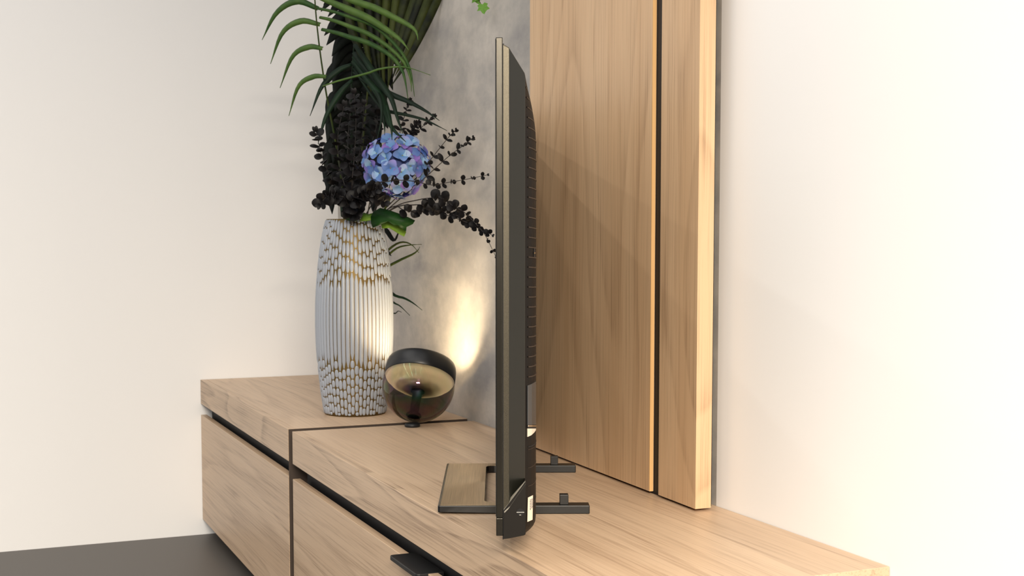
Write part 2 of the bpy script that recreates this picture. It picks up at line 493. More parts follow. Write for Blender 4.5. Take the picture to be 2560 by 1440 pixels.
obj('chrome_bar', *flank_plate([(1319.5, 1066.5), (1319.5, 1062.5), (1339, 1063), (1339, 1066.5)], 0.0022, 0.003), CHROME, ho)
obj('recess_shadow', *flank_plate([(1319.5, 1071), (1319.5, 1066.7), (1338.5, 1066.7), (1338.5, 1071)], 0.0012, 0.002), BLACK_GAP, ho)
obj('recess_reflection', *flank_plate([(1319.5, 1092), (1319.5, 1071.3), (1338.5, 1071.3), (1337.5, 1076), (1333, 1082), (1327, 1088)], 0.0016, 0.002), IVORY, ho)['label'] = 'ivory plate painted as a worktop reflection below the chrome bar'
st = obj('sticker', *flank_plate([(1319.3, 1304.5), (1320.5, 1244), (1331, 1238), (1330, 1299)], 0.0016, 0.001), STICKER, ho); st['label'] = 'white paper sticker with small grey print'
for k in range(9):
    w0 = 1247 + k * 3.1
    if k < 8: obj('print_mark', *flank_plate([(1327.4, w0 + 2), (1327.4, w0), (1330 - (k % 3) * 0.5, w0 - 1), (1330 - (k % 2) * 0.4, w0 + 1)], 0.0019, 0.0006), INK, st)
    obj('print_mark', *flank_plate([(1324.2, w0 + 3 + (k % 2)), (1324.2, w0 + 1.6), (1326.3 - (k % 3) * 0.4, w0 + 0.4), (1326.3, w0 + 2.4)], 0.0019, 0.0006), INK, st)
sc = obj('screw', *flank_plate([(1332.6, 634.5), (1332.6, 630.5), (1335.8, 630.5), (1335.8, 634.5)], 0.0024, 0.003), CHROME, ho)
obj('screw_hole', *flank_plate([(1333, 643), (1333, 621), (1335.6, 621), (1335.6, 643)], 0.0014, 0.002), BLACK_GAP, ho)
# lower corner section: matt brown cap with a bright bevel strip and a socket
cap = [tl(1258.4, 1347, 0), tl(1259, 1276, 0), tl(1262.5, 1271, 0), tl(1313.3, 1206, 0), tl(1314.3, 1208, 0), tl(1314, 1335, 0), tl(1311, 1338, 0), tl(1272, 1346, 0)]
cp = obj('lower_cover', *prism_xz(cap, -0.0012, TW + 0.0012), TV_PLASTIC, tv, bevel=0.0005)
cp['label'] = 'matt dark brown lower cover'
def strip():
    a = [tl(1259.5, 1275, 0), tl(1262, 1262, 0), tl(1313.6, 1203.5, 0), tl(1314.2, 1209, 0), tl(1271, 1272, 0), tl(1261, 1282, 0)]
    ys = [-0.0006, 0.004, 0.004, -0.0016, -0.0018, -0.0018]
    v = [(x, y, z) for (x, z), y in zip(a, ys)] + [(x, 0.008, z) for x, z in a]
    n = 6
    return v, [tuple(range(n))[::-1], tuple(range(n, 2 * n))] + [(i, (i + 1) % n, (i + 1) % n + n, i + n) for i in range(n)]
obj('bevel_strip', *strip(), plain('satin_bevel', srgb(128, 123, 112), 0.4, 0.35), cp)['label'] = 'bright satin bevel strip'
hx, hz = tl(1301, 1280, 0)
def disc(x, y, z, r, dep, seg=20):
    v = [(x + r * math.cos(6.2832 * k / seg), y, z + r * math.sin(6.2832 * k / seg)) for k in range(seg)]
    v += [(p[0], y + dep, p[2]) for p in v[:seg]]
    return v, [tuple(range(seg)), tuple(range(seg, 2 * seg))[::-1]] + [(i, (i + 1) % seg, (i + 1) % seg + seg, i + seg) for i in range(seg)]
so2 = obj('socket', *disc(hx, -0.0016, hz, 0.0052, 0.002), GLOSS_BLACK, cp)
pv, pf = tube([Vector((hx - 0.0053, -0.0022, hz)), Vector((hx + 0.0053, -0.0022, hz))], 0.0008, 8)
obj('socket_pin', pv, pf, CHROME, so2)
obj('socket_glint', *box(hx - 0.0016, hx + 0.001, -0.0022, -0.0012, hz - 0.0042, hz - 0.0035), CHROME, so2)
obj('foot_tab', *box(tl(1256.5, 1340, 0)[0], tl(1258.6, 1340, 0)[0], 0.0, TW, Z(1349), Z(1339)), GLOSS_BLACK, tv)
# stand: brushed front plate with open slot, two arms to the back, cable clips and necks
Y0, Y1, AW = 0.345, 0.752, 0.027
xs0 = (1092 - CX) / FPX * (TVY + Y0) - tv_loc.x + Y0 * math.sin(tv_rot)
xs1 = (1477 - CX) / FPX * (TVY + Y0) - tv_loc.x + Y0 * math.sin(tv_rot)
xslot = (1214 - CX) / FPX * (TVY + 0.5) - tv_loc.x + 0.5 * math.sin(tv_rot)
def stand_plate():
    # plan outline: front plate with slot cut from behind (rounded slot corners)
    r = 0.014; xe = 0.03
    out = [(xs0 + 0.002, Y0), (xe, Y0), (xe, Y0 + AW)]
    c = (xslot + r, Y0 + AW + r)
    out += [(c[0] + r * math.cos(R(t)), c[1] + r * math.sin(R(t))) for t in (270, 247, 225, 202, 180)]
    c = (xslot + r, Y1 - AW - r)
    out += [(c[0] + r * math.cos(R(t)), c[1] + r * math.sin(R(t))) for t in (180, 157, 135, 112, 90)]
    out += [(xe, Y1 - AW), (xe, Y1), (xs0 + 0.002, Y1), (xs0, Y1 - 0.002), (xs0, Y0 + 0.002)]
    return out
outl = stand_plate()
v, f = prism_xy(outl, 0.0, 0.0142)
nn = len(outl)
v = [(x, y, z + (0.0032 * min(1, max(0, (0.0 - x) / 0.1)) if i < nn else 0.0)) for i, (x, y, z) in enumerate(v)]
pl = obj('stand_plate', v, f, GLOSS_BLACK, tv, bevel=0.0016, segs=2)
pl['label'] = 'black edged front plate of the stand'
inl = []
outl2 = [(xs0 + 0.0042, Y0 + 0.0032), (0.03, Y0 + 0.0032), (0.03, Y0 + AW - 0.0016)] + [(x - 0.0014, y) for x, y in outl[3:13]] + [(0.03, Y1 - AW + 0.0016), (0.03, Y1 - 0.003), (xs0 + 0.0042, Y1 - 0.003)]
obj('brushed_top', *prism_xy(outl2, 0.0138, 0.0145), BRONZE, pl)['label'] = 'brushed bronze top face'
for yy, cu, cw in ((Y0, 0.0, 0.0), (Y1 - AW, 0.0, 0.0)):
    arm = obj('stand_arm', *box(0.0, xs1, yy, yy + AW, 0.0, 0.0142), STEEL_DARK, tv, bevel=0.0014)
    arm['label'] = 'dark steel arm of the stand'
    near = yy == Y0
    uc = 1412 if near else 1387
    yc = yy + 0.006
    xc = (uc - CX) / FPX * (TVY + yc) - tv_loc.x + yc * math.sin(tv_rot)
    clip = obj('cable_clip', *box(xc - 0.0072, xc + 0.0072, yc, yc + 0.017, 0.0142, 0.0305), STEEL_DARK, arm, bevel=0.0008)
    obj('clip_slot', *box(xc - 0.004, xc + 0.005, yc + 0.004, yc + 0.010, 0.0302, 0.0308), BLACK_GAP, arm)
    obj('stand_neck', *prism_xz([(0.018, 0.0142), (0.066, 0.0142), (0.036, 0.085), (0.018, 0.085)], yy + 0.008, yy + AW - 0.001), STEEL_DARK, tv, bevel=0.001)

# ------------------------------------------------------------------ table lamp
lamp_c = at(1046, 966, 3.185)
axis = Vector((0.115, 0.53, 0.845)).normalized()
lamp = empty('table_lamp', (lamp_c.x, lamp_c.y, 0))
tag(lamp, 'round smoked glass table lamp with black rim tilted towards the wall', 'lamp')
q = axis.to_track_quat('Z', 'Y').to_matrix().to_4x4()
LM = Matrix.Translation(Vector((0, 0, lamp_c.z))) @ q
def lpart(name, v, f, m, parent=None, **kw):
    o = obj(name, v, f, m, parent or lamp, **kw)
    if parent is None: o.matrix_basis = LM
    return o
RS = 0.0880
def smoked():
    m = bpy.data.materials.new('smoked_glass'); m.use_nodes = True
    nt = m.node_tree; nt.nodes.clear(); L = nt.links.new
    out = N(nt, 'ShaderNodeOutputMaterial')
    tr = N(nt, 'ShaderNodeBsdfTransparent'); tr.inputs[0].default_value = (0.25, 0.235, 0.215, 1)
    pb = N(nt, 'ShaderNodeBsdfPrincipled')
    pb.inputs['Base Color'].default_value = (0, 0, 0, 1); pb.inputs['Roughness'].default_value = 0.03; pb.inputs['IOR'].default_value = 1.45
    tc = N(nt, 'ShaderNodeTexCoord'); n = N(nt, 'ShaderNodeTexNoise', Scale=14, Detail=1.5); L(tc.outputs['Object'], n.inputs['Vector'])
    mr = N(nt, 'ShaderNodeMapRange'); mr.inputs[3].default_value = 250; mr.inputs[4].default_value = 1000
    L(n.outputs['Fac'], mr.inputs[0])
    L(mr.outputs[0], pb.inputs['Thin Film Thickness']); pb.inputs['Thin Film IOR'].default_value = 1.36
    ad = N(nt, 'ShaderNodeAddShader'); L(tr.outputs[0], ad.inputs[0]); L(pb.outputs[0], ad.inputs[1]); L(ad.outputs[0], out.inputs[0])
    return m
SMOKED = smoked()
def cream():
    m, nt, b = mat('cream_opal')
    b.inputs['Base Color'].default_value = srgb(236, 226, 200); b.inputs['Roughness'].default_value = 0.3
    t = N(nt, 'ShaderNodeBsdfTranslucent'); t.inputs[0].default_value = (0.80, 0.80, 0.78, 1)
    mx = N(nt, 'ShaderNodeMixShader'); mx.inputs[0].default_value = 0.6
    nt.links.new(b.outputs[0], mx.inputs[1]); nt.links.new(t.outputs[0], mx.inputs[2])
    nt.links.new(mx.outputs[0], nt.nodes['Material Output'].inputs[0])
    return m
prof_s = []
h_rim = 0.021
for k in range(19):
    t = -math.pi / 2 + (math.asin(h_rim / RS) + math.pi / 2) * k / 18
    prof_s.append((max(RS * math.cos(t), 0.001), RS * math.sin(t)))
lpart('glass_bowl', *lathe(prof_s, 72), SMOKED, smooth=True)['label'] = 'smoked iridescent glass bowl'
band = [(0.0858, h_rim - 0.001), (0.0866, h_rim), (0.0866, 0.035), (0.0858, 0.048), (0.0838, 0.058), (0.0815, 0.0625), (0.0795, 0.0630), (0.0785, 0.060), (0.080, h_rim + 0.004), (0.082, h_rim)]
lpart('rim_band', *lathe(band, 72, True), plain('satin_black', srgb(11, 12, 14), 0.36), smooth=True)['label'] = 'satin black rim band'
dish = [(0.0845, h_rim), (0.080, 0.0135), (0.070, 0.0045), (0.056, -0.0035), (0.040, -0.0090), (0.022, -0.0120), (0.010, -0.0125)]
lpart('reflector_dish', *lathe(dish, 72), cream(), smooth=True, solid=0.0012)['label'] = 'cream enamel reflector dish'
collar = [(0.003, -0.0085), (0.0165, -0.0105), (0.0170, -0.0150), (0.0115, -0.0175), (0.0110, -0.0720), (0.0125, -0.0740), (0.0185, -0.0750), (0.0185, -0.0790), (0.003, -0.0830)]
lpart('stem', *lathe(collar, 32), BLACK_METAL, smooth=True)['label'] = 'black central stem'
def lamp_light():
    m = bpy.data.materials.new('warm_lamp_diffuser'); m.use_nodes = True
    nt = m.node_tree; nt.nodes.clear()
    e = N(nt, 'ShaderNodeEmission'); e.inputs[0].default_value = (1.0, 0.79, 0.50, 1); e.inputs[1].default_value = 92.0
    out = N(nt, 'ShaderNodeOutputMaterial'); nt.links.new(e.outputs[0], out.inputs[0])
    return m
lpart('diffuser', *lathe([(0.042, 0.0030), (0.039, 0.0050), (0.02, 0.0055), (0.001, 0.0055)], 48), lamp_light(), smooth=True)['label'] = 'glowing warm white diffuser'
lpart('light_board', *lathe([(0.001, -0.0005), (0.034, -0.0005), (0.0425, 0.001), (0.0428, 0.0025), (0.001, 0.0026)], 48), BLACK_METAL)
lpart('reflector_ring', *lathe([(0.0840, h_rim + 0.001), (0.0796, 0.0285), (0.0786, 0.045), (0.0780, 0.0595)], 72), plain('cream_inner_ring', srgb(238, 228, 204), 0.5), smooth=True)
fp = at(1027, 1058, 3.135)
fv, ff = lathe([(0.001, 0.0), (0.017, 0.0), (0.0185, 0.002), (0.0185, 0.007), (0.015, 0.010), (0.001, 0.0105)], 28)
ft = obj('foot', fv, ff, BLACK_METAL, lamp, smooth=True); ft.location = (lamp_c.x * 0 - 0.012, -0.043, 0.0)
ft['label'] = 'black rubber foot'

# ------------------------------------------------------------------ vase
vc = at(888, 1020, 3.39)
vase = empty('vase', (vc.x, vc.y, 0))
tag(vase, 'tall white vase with gold veined oval relief and long vertical ribs', 'vase')
VP = [(0.0, 0.0775), (0.012, 0.0800), (0.06, 0.0868), (0.12, 0.0930), (0.18, 0.0968), (0.23, 0.0978), (0.28, 0.0972), (0.33, 0.0948), (0.38, 0.0908), (0.42, 0.0860), (0.455, 0.0800), (0.48, 0.0745), (0.4995, 0.0690)]
def vr(z):
    for (z0, r0), (z1, r1) in zip(VP, VP[1:]):
        if z0 <= z <= z1: return r0 + (r1 - r0) * (z - z0) / (z1 - z0)
    return VP[-1][1]
def slope(z): return (vr(min(z + 0.006, 0.4995)) - vr(max(z - 0.006, 0))) / (min(z + 0.006, 0.4995) - max(z - 0.006, 0))
GOLD = plain('antique_gold', srgb(112, 92, 52), 0.5, 0.7)
GLAZE = plain('white_glaze', srgb(152, 158, 168), 0.4, coat=0.1)
zz = [0.4995 * k / 30 for k in range(31)]
body = [(0.001, 0.0)] + [(vr(z), z) for z in zz] + [(0.064, 0.4995), (0.062, 0.47), (0.06, 0.44), (0.001, 0.43)]
obj('body', *lathe(body, 64), GOLD, vase, smooth=True)['label'] = 'gold coloured vase body'
NCOL = 54
def boss(w, l, d, n=4):
    """one raised oval: half width w, half length l, height d; x = across, y = out, z = up"""
    v, f = [], []
    rings = [(1.0, 0.0), (0.86, 0.62), (0.5, 0.93)]
    seg = 12
    for s, h in rings:
        for k in range(seg):
            a = 2 * math.pi * k / seg
            ca, sa = math.cos(a), math.sin(a)
            v.append((w * s * math.copysign(abs(ca) ** 0.78, ca), d * h, l * (1 - (1 - s) * 0.45) * math.copysign(abs(sa) ** 0.95, sa)))
    v.append((0, d, 0))
    for r in range(2):
        for k in range(seg):
            m2 = (k + 1) % seg
            f.append((r * seg + k, (r + 1) * seg + k, (r + 1) * seg + m2, r * seg + m2))
    for k in range(seg): f.append((2 * seg + k, len(v) - 1, 2 * seg + (k + 1) % seg))
    return v, f
bv, bf = boss(1, 1, 1)
bme = bpy.data.meshes.new('oval_boss'); bme.from_pydata(bv, [], bf); bme.materials.append(GLAZE)
for p in bme.polygons: p.use_smooth = True
bme.update()
rest_v, rest_f = [], []
count = 0
def rib_mesh(z0, z1, ang, pitch):
    n = 14
    v, f = [], []
    for i in range(n + 1):
        t = i / n
        z = z0 + (z1 - z0) * t
        endl = min(t * (z1 - z0), (1 - t) * (z1 - z0))
        taper = min(1.0, 0.08 + endl / 0.012)
        r = vr(z); w = r * pitch * 0.46 * math.sqrt(taper)
        for s, h in ((-1, -0.0006), (-0.7, 0.0017), (0, 0.0028), (0.7, 0.0017), (1, -0.0006)):
            rr = r + h * taper
            a = ang + s * w / r
            v.append((rr * math.cos(a), rr * math.sin(a), z))
    for i in range(n):
        for k in range(4): f.append((i * 5 + k, i * 5 + k + 1, (i + 1) * 5 + k + 1, (i + 1) * 5 + k))
    return v, f
rng = random.Random(3)
pitch = 2 * math.pi / NCOL
for c in range(NCOL):
    ang = pitch * c
    facing = -math.sin(ang)          # towards the camera
    lo = 0.128 + rng.uniform(-0.012, 0.012) + 0.008 * (c % 2)
    hi = 0.348 + rng.uniform(-0.016, 0.016) + 0.012 * (c % 2)
    obj('rib', *rib_mesh(lo, hi, ang, pitch), GLAZE, vase, smooth=True)
    spans = []
    z = lo - 0.0015
    while z > 0.006:
        l = rng.uniform(0.019, 0.027)
        z0 = max(z - l, 0.003)
        if z - z0 > 0.006: spans.append((z0, z))
        z = z0 - 0.0006
    z = hi + 0.0015
    while z < 0.494:
        l = rng.uniform(0.026, 0.042)
        z1 = min(z + l, 0.498)
        if z1 - z > 0.006: spans.append((z, z1))
        z = z1 + 0.0006
    for z0, z1 in spans:
        zm = (z0 + z1) / 2
        r = vr(zm); da = rng.uniform(-0.07, 0.07) * pitch
        a = ang + da
        outv = Vector((math.cos(a), math.sin(a), -slope(zm))).normalized()
        side = Vector((-math.sin(a), math.cos(a), 0))
        upv = side.cross(outv)
        w = r * pitch * 0.475
        M = Matrix((( -side.x * w, outv.x * 0.0026, -upv.x * (z1 - z0) / 2 * -1, (r - 0.0004) * math.cos(a)),
                    ( -side.y * w, outv.y * 0.0026, -upv.y * (z1 - z0) / 2 * -1, (r - 0.0004) * math.sin(a)),
                    ( -side.z * w, outv.z * 0.0026, -upv.z * (z1 - z0) / 2 * -1, zm), (0, 0, 0, 1)))
        if M.to_3x3().determinant() < 0:
            M = M @ Matrix.Diagonal((-1, 1, 1, 1))
        if facing > -0.05 and count < 300:
            share('oval_boss', bme, vase, mat3=M); count += 1
        else:
            b0 = len(rest_v)
            rest_v += [M @ Vector(p) for p in bv]; rest_f += [tuple(i + b0 for i in q2) for q2 in bf]
ro = obj('far_bosses', rest_v, rest_f, GLAZE, vase, smooth=True); ro['kind'] = 'stuff'

# ------------------------------------------------------------------ plants
def leafmat(name, c1, c2, rough=0.45, trans=0.15, scale=30):
    m, nt, b = mat(name); L = nt.links.new
    tc = N(nt, 'ShaderNodeTexCoord'); oi = N(nt, 'ShaderNodeObjectInfo')
    n = N(nt, 'ShaderNodeTexNoise', Scale=scale, Detail=2); L(tc.outputs['Object'], n.inputs['Vector'])
    ad = N(nt, 'ShaderNodeMath', operation='ADD'); L(n.outputs['Fac'], ad.inputs[0])
    sb = N(nt, 'ShaderNodeMath', operation='MULTIPLY_ADD'); sb.inputs[1].default_value = 0.7; sb.inputs[2].default_value = -0.35
    L(oi.outputs['Random'], sb.inputs[0]); L(sb.outputs[0], ad.inputs[1])
    r = ramp(nt, [(0.2, c1), (0.8, c2)]); L(ad.outputs[0], r.inputs['Fac']); L(r.outputs[0], b.inputs['Base Color'])
    b.inputs['Roughness'].default_value = rough + 0.12
    b.inputs['Specular IOR Level'].default_value = 0.22
    return m
GREEN_ARCH = leafmat('arching_leaf_green', srgb(40, 70, 30), srgb(80, 106, 48), 0.4)
GREEN_DARK = leafmat('deep_leaf_green', srgb(9, 26, 14), srgb(17, 42, 22), 0.42)
GREEN_OLIVE = leafmat('olive_palm_green', srgb(12, 18, 6), srgb(58, 66, 24), 0.5)
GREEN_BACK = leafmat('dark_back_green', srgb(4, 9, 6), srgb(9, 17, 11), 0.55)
GREEN_GRASS = leafmat('grass_green', srgb(36, 52, 16), srgb(66, 74, 28), 0.45)
GREEN_BROAD = leafmat('broad_leaf_green', srgb(14, 48, 10), srgb(24, 66, 16), 0.4)
GREEN_LIME = leafmat('lime_leaf_green', srgb(62, 98, 22), srgb(86, 118, 34), 0.45)
IVY_GREEN = leafmat('ivy_green', srgb(78, 124, 44), srgb(100, 144, 62), 0.5)
EUC = leafmat('dark_plum_leaf', srgb(9, 8, 10), srgb(22, 19, 20), 0.38, scale=60)
EUC_STEM = plain('dark_stem', srgb(34, 28, 26), 0.6)
MOUTH = Vector((vc.x, vc.y, 0.47))

def wall_y(u): return B_WALL / (0.3933 + 0.9194 * (u - CX) / FPX)

def blade(name, pts, wpx, m, parent, fold=0.45, n=14, tip=0.0, wbase=0.6, tilt=0.0, twist=0.0):
    """long leaf along photo bearings pts = (u, v, Y); wpx = full width near the middle in photo pixels"""
    path = curve([at(u, v, min(Y, wall_y(u) - 0.05)) for u, v, Y in pts], n)
    v, f = [], []
    for i, p in enumerate(path):
        t = i / n
        tan = (path[min(i + 1, n)] - path[max(i - 1, 0)]).normalized()
        view = Vector((math.sin(tilt + twist * t), -math.cos(tilt + twist * t), 0.35)).normalized()
        side = tan.cross(view).normalized()
        nor = side.cross(tan).normalized()
        prof = wbase + (1 - wbase) * min(1, t / 0.35) if t < 0.35 else max(tip, (1 - ((t - 0.35) / 0.65) ** 1.7))
        w = max(wpx * prof, 1.2) * p.y / FPX * 0.5
        v += [p + side * w - nor * w * fold, p, p - side * w - nor * w * fold]
    for i in range(n):
        for k in range(2): f.append((i * 3 + k, i * 3 + k + 1, (i + 1) * 3 + k + 1, (i + 1) * 3 + k))
    o = obj(name, v, f, m, None, smooth=True, solid=0.0006)
    set_parent(o, parent)
    return o

def set_parent(o, parent):
    """keep the world place of a mesh built in world coordinates under an unrotated parent"""
    if parent is not None:
        o.parent = parent
        o.location = o.location - parent.location

def plant_root(name, label, cat, group=None):
    e = empty(name, MOUTH)
    return tag(e, label, cat, group)

def stem_tube(name, pts, r0, r1, m, parent, n=16):
    path = curve(pts, n)
    v, f = tube(path, [r0 + (r1 - r0) * i / n for i in range(n + 1)], 6)
    o = obj(name, v, f, m, None, smooth=True); set_parent(o, parent)
    return o

def c1(x, y): return (870 + x * 0.25, y * 0.25)          # photo crop at the upper left, quarter pixel
def path_c(pts, Y0, Y1):
    n = len(pts) - 1
    return [(u, v, Y0 + (Y1 - Y0) * i / n) for i, (u, v) in enumerate(pts)]

# arching palm frond with light green leaflets
fr = plant_root('palm_frond', 'light green arching palm frond with long drooping leaflets above the dark leaves', 'palm frond')
stem_tube('rachis', [MOUTH + Vector((-0.02, -0.01, -0.02)), at(850, 420, 3.36), at(815, 230, 3.33), at(792, 60, 3.3), at(780, -120, 3.27)], 0.0032, 0.0016, GREEN_GRASS, fr)
ARCH = [
    ([(783, -70), (840, -22), c1(60, 0), c1(250, 60), c1(450, 160), c1(600, 240), c1(680, 310), c1(700, 400)], 15),
    ([(790, -12), (830, 4), c1(20, 90), c1(200, 170), c1(400, 300), c1(530, 400), c1(605, 500)], 16),
    ([(794, 20), (835, 28), c1(20, 165), c1(200, 220), c1(350, 320), c1(520, 500), c1(600, 640), c1(640, 780), c1(664, 965)], 9),
    ([(798, 42), (835, 50), c1(20, 260), c1(200, 330), c1(400, 460), c1(560, 620), c1(625, 790), c1(634, 915)], 10),
    ([(803, 72), (840, 80), c1(20, 365), c1(200, 420), c1(400, 530), c1(520, 660), c1(570, 800), c1(600, 995)], 11),
    ([(806, 215), (850, 200), c1(190, 730), c1(300, 690), c1(480, 665), c1(620, 680), c1(825, 752)], 5),
    ([(795, 20), (740, 0), (690, 30), (655, 100)], 15), ([(800, 60), (750, 50), (705, 80), (676, 160)], 14),
    ([(806, 120), (770, 115), (730, 140), (700, 220)], 13), ([(815, 190), (780, 190), (745, 215), (722, 290)], 12),
]
for pts, w in ARCH:
    blade('leaflet', path_c(pts, 3.30, 3.20 if pts[-1][0] > 800 else 3.34), w * 1.25, GREEN_ARCH, fr, fold=0.7, tilt=-0.1)

# deep green frond hanging over the flowers
fd = plant_root('palm_frond', 'deep green palm frond with strap leaflets hanging right above the blue hydrangea', 'palm frond')
stem_tube('rachis', [MOUTH + Vector((-0.01, 0.02, -0.02)), at(880, 420, 3.45), at(878, 250, 3.42), at(885, 110, 3.36)], 0.003, 0.0018, GREEN_DARK, fd)
DARK = [
    ([(886, 110), c1(150, 560), c1(240, 700), c1(380, 900), c1(440, 1000), c1(500, 1200), c1(548, 1335)], 17),
    ([(884, 130), c1(150, 650), c1(350, 880), c1(430, 940), c1(600, 1010), c1(780, 1110), c1(915, 1207)], 17),
    ([(884, 170), c1(200, 900), c1(320, 1060), c1(400, 1110), c1(550, 1140), c1(750, 1190), c1(880, 1250), c1(988, 1306)], 10),
    ([(882, 150), c1(200, 800), c1(320, 950), c1(380, 1150), c1(450, 1290), c1(580, 1420)], 20),
    ([(882, 160), c1(240, 850), c1(325, 1000), c1(335, 1180), c1(290, 1400)], 10),
    ([(882, 180), c1(260, 900), c1(340, 1080), c1(365, 1260), c1(366, 1350)], 7),
    ([(882, 140), c1(300, 880), c1(380, 1060), c1(430, 1250), c1(440, 1400)], 14),
    ([(880, 200), (850, 230), (815, 290), (795, 360)], 15), ([(880, 160), (845, 175), (805, 215), (775, 290)], 15),
]
for i, (pts, w) in enumerate(DARK):
    blade('leaflet', path_c(pts, 3.33, 3.18 if i not in (7, 8) else 3.3), w, GREEN_DARK, fd, fold=0.35)

# olive pleated palm leaf behind
fan = plant_root('pleated_palm_leaf', 'olive green pleated palm leaf hanging against the concrete wall', 'palm leaf')
stem_tube('leaf_stalk', [MOUTH + Vector((0.0, 0.03, -0.02)), at(905, 380, 3.56), at(930, 150, 3.62), at(985, -90, 3.56)], 0.0034, 0.0022, GREEN_OLIVE, fan)
FAN = [
    ([(1118, -80), (1092, 0), c1(640, 520), c1(425, 875)], 21, 3.47), ([(1098, -80), (1070, 0), c1(600, 500), c1(470, 760)], 24, 3.49),
    ([(1078, -80), (1050, 0), c1(560, 420), c1(440, 800)], 24, 3.51), ([(1056, -80), (1036, 0), c1(520, 400), c1(430, 700)], 24, 3.53),
    ([(1030, -80), (1012, 0), c1(480, 400), c1(405, 860)], 24, 3.55), ([(1000, -80), (990, 0), c1(430, 420), c1(400, 900)], 22, 3.56),
    ([(968, -80), (966, 0), c1(340, 400), c1(370, 1040)], 24, 3.58), ([(940, -80), (944, 0), c1(300, 420), c1(330, 880)], 22, 3.58),
    ([(915, -80), (922, 0), c1(240, 420), c1(320, 880)], 22, 3.58), ([(885, -80), (898, 20), c1(180, 450), c1(280, 900)], 22, 3.58),
    ([(858, -60), (876, 60), c1(110, 500), c1(240, 950)], 22, 3.58),
]
for pts, w, Y in FAN:
    blade('segment', [(u, v, Y) for u, v in pts], w * 0.98, GREEN_OLIVE, fan, fold=0.5, wbase=0.9)

# dense frond added behind the left side, deep shade painted as near black leaves
bk = plant_root('palm_frond', 'palm frond painted nearly black green for the shade behind the brighter leaves', 'palm frond')
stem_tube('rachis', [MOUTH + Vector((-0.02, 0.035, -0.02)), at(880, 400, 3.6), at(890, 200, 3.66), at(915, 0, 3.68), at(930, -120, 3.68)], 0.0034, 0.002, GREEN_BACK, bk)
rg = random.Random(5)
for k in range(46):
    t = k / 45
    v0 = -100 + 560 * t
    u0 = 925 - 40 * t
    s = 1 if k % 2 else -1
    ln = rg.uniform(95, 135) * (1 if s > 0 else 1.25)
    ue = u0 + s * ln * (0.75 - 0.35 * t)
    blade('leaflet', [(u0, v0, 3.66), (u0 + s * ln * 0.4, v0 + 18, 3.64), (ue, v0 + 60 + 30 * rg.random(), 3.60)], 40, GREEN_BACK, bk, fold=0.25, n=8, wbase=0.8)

# grassy sprays behind the vase
g1 = plant_root('grass_spray', 'thin olive grass blades arching out behind the shoulder of the vase', 'grass spray')
def c3(x, y): return (870 + x * 0.25, 540 + y * 0.25)
for pts, w in (([(930, 560), c3(340, 420), c3(390, 350), c3(480, 280), c3(560, 260), c3(640, 290), c3(708, 368)], 6),
               ([(930, 570), c3(340, 450), c3(400, 390), c3(500, 315), c3(620, 290), c3(738, 284)], 6),
               ([(930, 600), c3(320, 520), c3(420, 490), c3(540, 430), c3(650, 380), c3(700, 340), c3(718, 308)], 7),
               ([(925, 560), (945, 590), (963, 620), (978, 640)], 17), ([(935, 550), (965, 575), (985, 600), (1000, 572)], 12)):
    blade('blade', path_c(pts, 3.52, 3.42), w, GREEN_GRASS if w < 10 else GREEN_BACK, g1, fold=0.3)
g2 = plant_root('grass_spray', 'short dark grass blades drooping low beside the middle of the vase', 'grass spray')
for pts, w in (([(930, 600), (945, 690), c3(450, 780), c3(560, 820), c3(650, 870), c3(742, 942)], 7),
               ([(928, 610), (942, 720), c3(450, 860), c3(520, 900), c3(618, 995)], 5),
               ([(926, 630), (940, 760), c3(450, 972), c3(500, 950), c3(534, 962)], 4)):
    blade('blade', path_c(pts, 3.53, 3.44), w, GREEN_DARK, g2, fold=0.3)

# broad leaves on the lip of the vase
def broad(name, pts, Y, m, label, cat, bulge=0.012):
    """lobed leaf: outline (u, v) domed towards the camera, with thickness and a short stalk"""
    P3 = [at(u, v, Y - 0.0) for u, v in pts]
    c = sum(P3, Vector()) / len(P3)
    cen = c + Vector((0, -bulge, 0.0))
    n = len(P3)
    mid = [p.lerp(c, 0.5) + Vector((0, -bulge * 0.75, 0)) for p in P3]
    out = [p + Vector((0, 0.35 * (c.z - p.z) * -0.6, 0)) for p in P3]
    v = out + mid + [cen]
    f = [(i, (i + 1) % n, n + (i + 1) % n, n + i) for i in range(n)] + [(n + i, n + (i + 1) % n, 2 * n) for i in range(n)]
    e = plant_root(name, label, cat)
    o = obj('leaf_blade', v, f, m, None, smooth=True, solid=0.0008); set_parent(o, e)
    stem_tube('leaf_stalk', [MOUTH + Vector((0.02, -0.03, -0.03)), (MOUTH + P3[0]) / 2 + Vector((0.01, -0.02, 0.0)), P3[0].lerp(c, 0.4) + Vector((0, 0.004, 0))], 0.0014, 0.001, m, e, 8)
    return e
def c4(x, y): return (872 + x * 0.1389, 480 + y * 0.1389)
broad('broad_leaf', [c4(*p) for p in ((450, 350), (560, 285), (700, 318), (900, 388), (1060, 450), (1195, 512), (1150, 580), (1040, 632), (1036, 705), (990, 640), (930, 592), (820, 602), (700, 522), (610, 450), (540, 470), (500, 500), (435, 645), (400, 560), (395, 440))], 3.29, GREEN_BROAD,
      'dark green lobed leaf hanging over the lip of the vase', 'leaf')
broad('broad_leaf', [c4(*p) for p in ((545, 480), (640, 470), (780, 530), (900, 580), (1000, 660), (1035, 720), (1000, 805), (930, 770), (850, 722), (720, 640), (600, 655))], 3.325, GREEN_LIME,
      'lime green leaf tucked underneath the dark green lobed leaf', 'leaf', 0.006)
